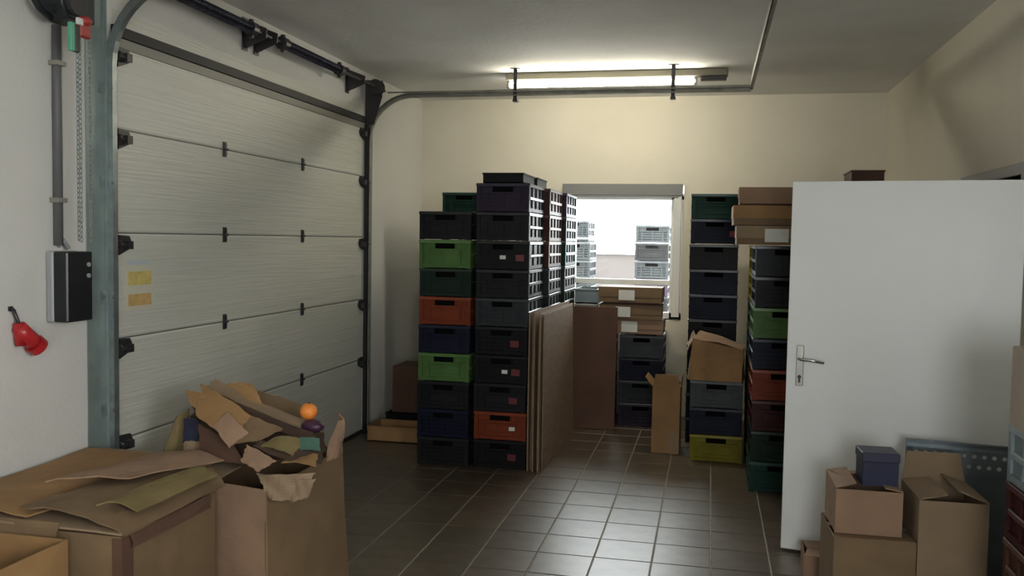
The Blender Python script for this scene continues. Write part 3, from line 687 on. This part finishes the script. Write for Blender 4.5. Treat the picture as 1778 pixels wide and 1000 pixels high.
# ------------------------------------------------------------------ waste carton full of cardboard
wc = empty('waste_carton', (-2.02, 3.73, 0), math.radians(-8.0), 'tall open carton overflowing with torn cardboard by the sectional door', 'box')
A, Bq, Hh = .30, .325, .62
def wq(p, **k):
    kw = dict(bulge=.012, noise=.004, th=.007, n=8, seed=4); kw.update(k)
    return sheet_mesh(p, **kw)
link('front_wall', wq([(-A, -Bq, 0), (A, -Bq, 0), (A-.01, -Bq-.005, Hh-.02), (-A+.01, -Bq, Hh)]), cardp_m, wc)
link('right_wall', wq([(A, -Bq, 0), (A, Bq, 0), (A-.035, Bq-.01, Hh+.02), (A-.01, -Bq-.005, Hh-.02)]), card_m, wc)
link('back_wall', wq([(A, Bq, 0), (-A, Bq, 0), (-A, Bq, Hh), (A-.035, Bq-.01, Hh+.02)]), card_m, wc)
link('left_wall', wq([(-A, Bq, 0), (-A, -Bq, 0), (-A+.01, -Bq, Hh), (-A, Bq, Hh)]), card_m, wc)
MB().box(-A+.01, A-.01, -Bq+.01, Bq-.01, .001, .008).build('bottom', card_m, wc)
link('flap', wq([(A-.03, .15, Hh-.01), (A-.035, Bq-.01, Hh+.0), (A-.045, Bq-.03, Hh+.19), (A-.02, .25, Hh+.16)], bulge=.03, noise=.01), cardp_m, wc)
_i = (Matrix.Translation((-2.02, 3.73, 0)) @ Matrix.Rotation(math.radians(-8), 4, 'Z')).inverted()
link('flap', wq([_i @ Vector(q) for q in ((-2.475, 3.66, .60), (-2.375, 3.70, .60), (-2.375, 3.74, .84), (-2.435, 3.74, .80))], bulge=-.02, noise=.004), cardy_m, wc)
GH = 'torn cardboard heaped in the waste carton'
def P3(*a): return [Vector(q) for q in a]
HP = [
 (P3((-2.204, 3.550, 0.649), (-1.641, 3.620, 0.659), (-1.806, 3.980, 0.757), (-2.500, 3.950, 0.850)), shade_brown_m, 'dark brown sheet added as shade under the sloping strips of the heap', 0.02, 0.006),  # puts the dark between the strips into a sheet's colour
 (P3((-2.117, 3.880, 0.758), (-1.760, 3.880, 0.733), (-1.906, 4.000, 0.832), (-2.214, 4.000, 0.898)), card_m, 'grey-brown torn sheet standing behind the orange', 0.015, 0.005),
 (P3((-2.163, 3.800, 0.853), (-2.020, 3.800, 0.861), (-2.106, 3.860, 0.948), (-2.252, 3.860, 0.940)), cardo_m, 'small folded brown scrap at the crest of the heap', 0.02, 0.008),
 (P3((-2.276, 3.700, 0.921), (-1.715, 3.660, 0.769), (-1.772, 3.780, 0.799), (-2.301, 3.840, 0.969)), cardl_m, 'long pale torn strip running over the top of the heap', -0.012, 0.004),
 (P3((-2.257, 3.660, 0.913), (-1.673, 3.600, 0.746), (-1.702, 3.660, 0.783), (-2.301, 3.740, 0.946)), shade_brown_m, 'dark strip painting the shaded gap between the two long strips', -0.01, 0.004),  # painted shade of the gap, not a separate scrap
 (P3((-2.218, 3.550, 0.851), (-1.997, 3.470, 0.758), (-1.953, 3.560, 0.865), (-2.264, 3.680, 0.968)), cardo_m, 'long orange-brown torn strip sloping from the heap top left', 0.014, 0.004),
 (P3((-2.272, 3.600, 0.883), (-2.202, 3.580, 0.846), (-2.169, 3.620, 0.924), (-2.340, 3.660, 0.940)), cardo_m, 'orange-brown torn corner piece at the top left of the heap', 0.008, 0.005),
 (P3((-2.097, 3.500, 0.822), (-2.002, 3.460, 0.740), (-1.931, 3.500, 0.802), (-2.057, 3.540, 0.883)), cardp_m, 'pinkish torn piece at the lower end of the long strip', 0.008, 0.004),
 (P3((-2.013, 3.480, 0.742), (-1.866, 3.460, 0.779), (-1.789, 3.540, 0.818), (-1.995, 3.580, 0.869)), card_m, 'brown torn piece right of the pinkish one', 0.01, 0.004),
 (P3((-1.855, 3.440, 0.762), (-1.686, 3.420, 0.741), (-1.667, 3.500, 0.786), (-1.801, 3.500, 0.797)), cardy_m, 'olive leaf-shaped scrap below the teal scrap', 0.014, 0.003),
 (P3((-1.871, 3.430, 0.763), (-1.684, 3.400, 0.722), (-1.599, 3.440, 0.752), (-1.861, 3.470, 0.782)), shade_brown_m, 'dark brown curled sheet painting the shade under the olive leaf-shaped scrap', -0.012, 0.003),  # dark colour stands in for shade below the olive curve
 (P3((-1.723, 3.400, 0.712), (-1.591, 3.440, 0.694), (-1.608, 3.500, 0.733), (-1.713, 3.460, 0.730)), cardo_m, 'small orange-brown scrap near the right rim of the carton', 0.01, 0.003),
 (P3((-1.919, 3.410, 0.698), (-1.823, 3.390, 0.665), (-1.754, 3.410, 0.714), (-1.915, 3.460, 0.761)), cardp_m, 'pinkish scrap lying on the front rim of the carton', 0.01, 0.006),
 (P3((-1.764, 3.370, 0.558), (-1.629, 3.370, 0.574), (-1.558, 3.370, 0.690), (-1.822, 3.370, 0.665)), cardl_m, 'pale crumpled scrap hanging over the front of the carton', 0.018, 0.01),
 (P3((-1.663, 3.360, 0.559), (-1.586, 3.360, 0.589), (-1.553, 3.360, 0.664), (-1.664, 3.360, 0.665)), cardl_m, 'pale crumpled fold on the right part of the hanging scrap', 0.012, 0.008),
 (P3((-2.352, 3.660, 0.693), (-2.272, 3.660, 0.693), (-2.309, 3.720, 0.797), (-2.384, 3.720, 0.797)), blue_m, 'dark blue scrap behind the left end of the heap', 0.008, 0.003),
 (P3((-2.288, 3.560, 0.640), (-2.190, 3.560, 0.642), (-2.233, 3.620, 0.715), (-2.321, 3.620, 0.709)), cardl_m, 'greyish torn scrap below the dark blue scrap at left', 0.008, 0.004),
 (P3((-1.674, 3.460, 0.752), (-1.579, 3.460, 0.754), (-1.601, 3.500, 0.798), (-1.688, 3.500, 0.797)), mat('teal_card', (.06, .13, .10), .6), 'teal green scrap beside the right flap of the carton', 0.008, 0.003),
 (P3((-2.159, 3.500, 0.664), (-1.917, 3.440, 0.681), (-2.029, 3.540, 0.741), (-2.247, 3.620, 0.801)), cardd_m, 'brown torn sheet inside the left of the carton behind the big box', 0.01, 0.005),
]
for i, (p, m_, lab, bu, no) in enumerate(HP):
    sheet(p, m_, lab, GH, bulge=bu, noise=no*.6, jag=.03, seed=20+i, th=.004, n=9)
og = empty('orange', (-1.765, 3.74, .862), 0, 'round orange lying on the cardboard heap', 'fruit')
MB().sphere((0, 0, 0), .040, sz=.95, u=20, v=14).build('fruit', orange_m, og, smooth=True)
MB().tube([(0, 0, .036), (.002, 0, .041)], .005, 6).build('stem', shade_brown_m, og)
tag(link('plastic_bag', MB().sphere((0, 0, 0), .05, sx=1.1, sy=.8, sz=.6, u=14, v=9).mesh('bag', smooth=True), mat('plum_plastic', (.055, .02, .045), .4), None, (-1.735, 3.72, .80)), 'dark plum plastic bag below the orange', 'bag')
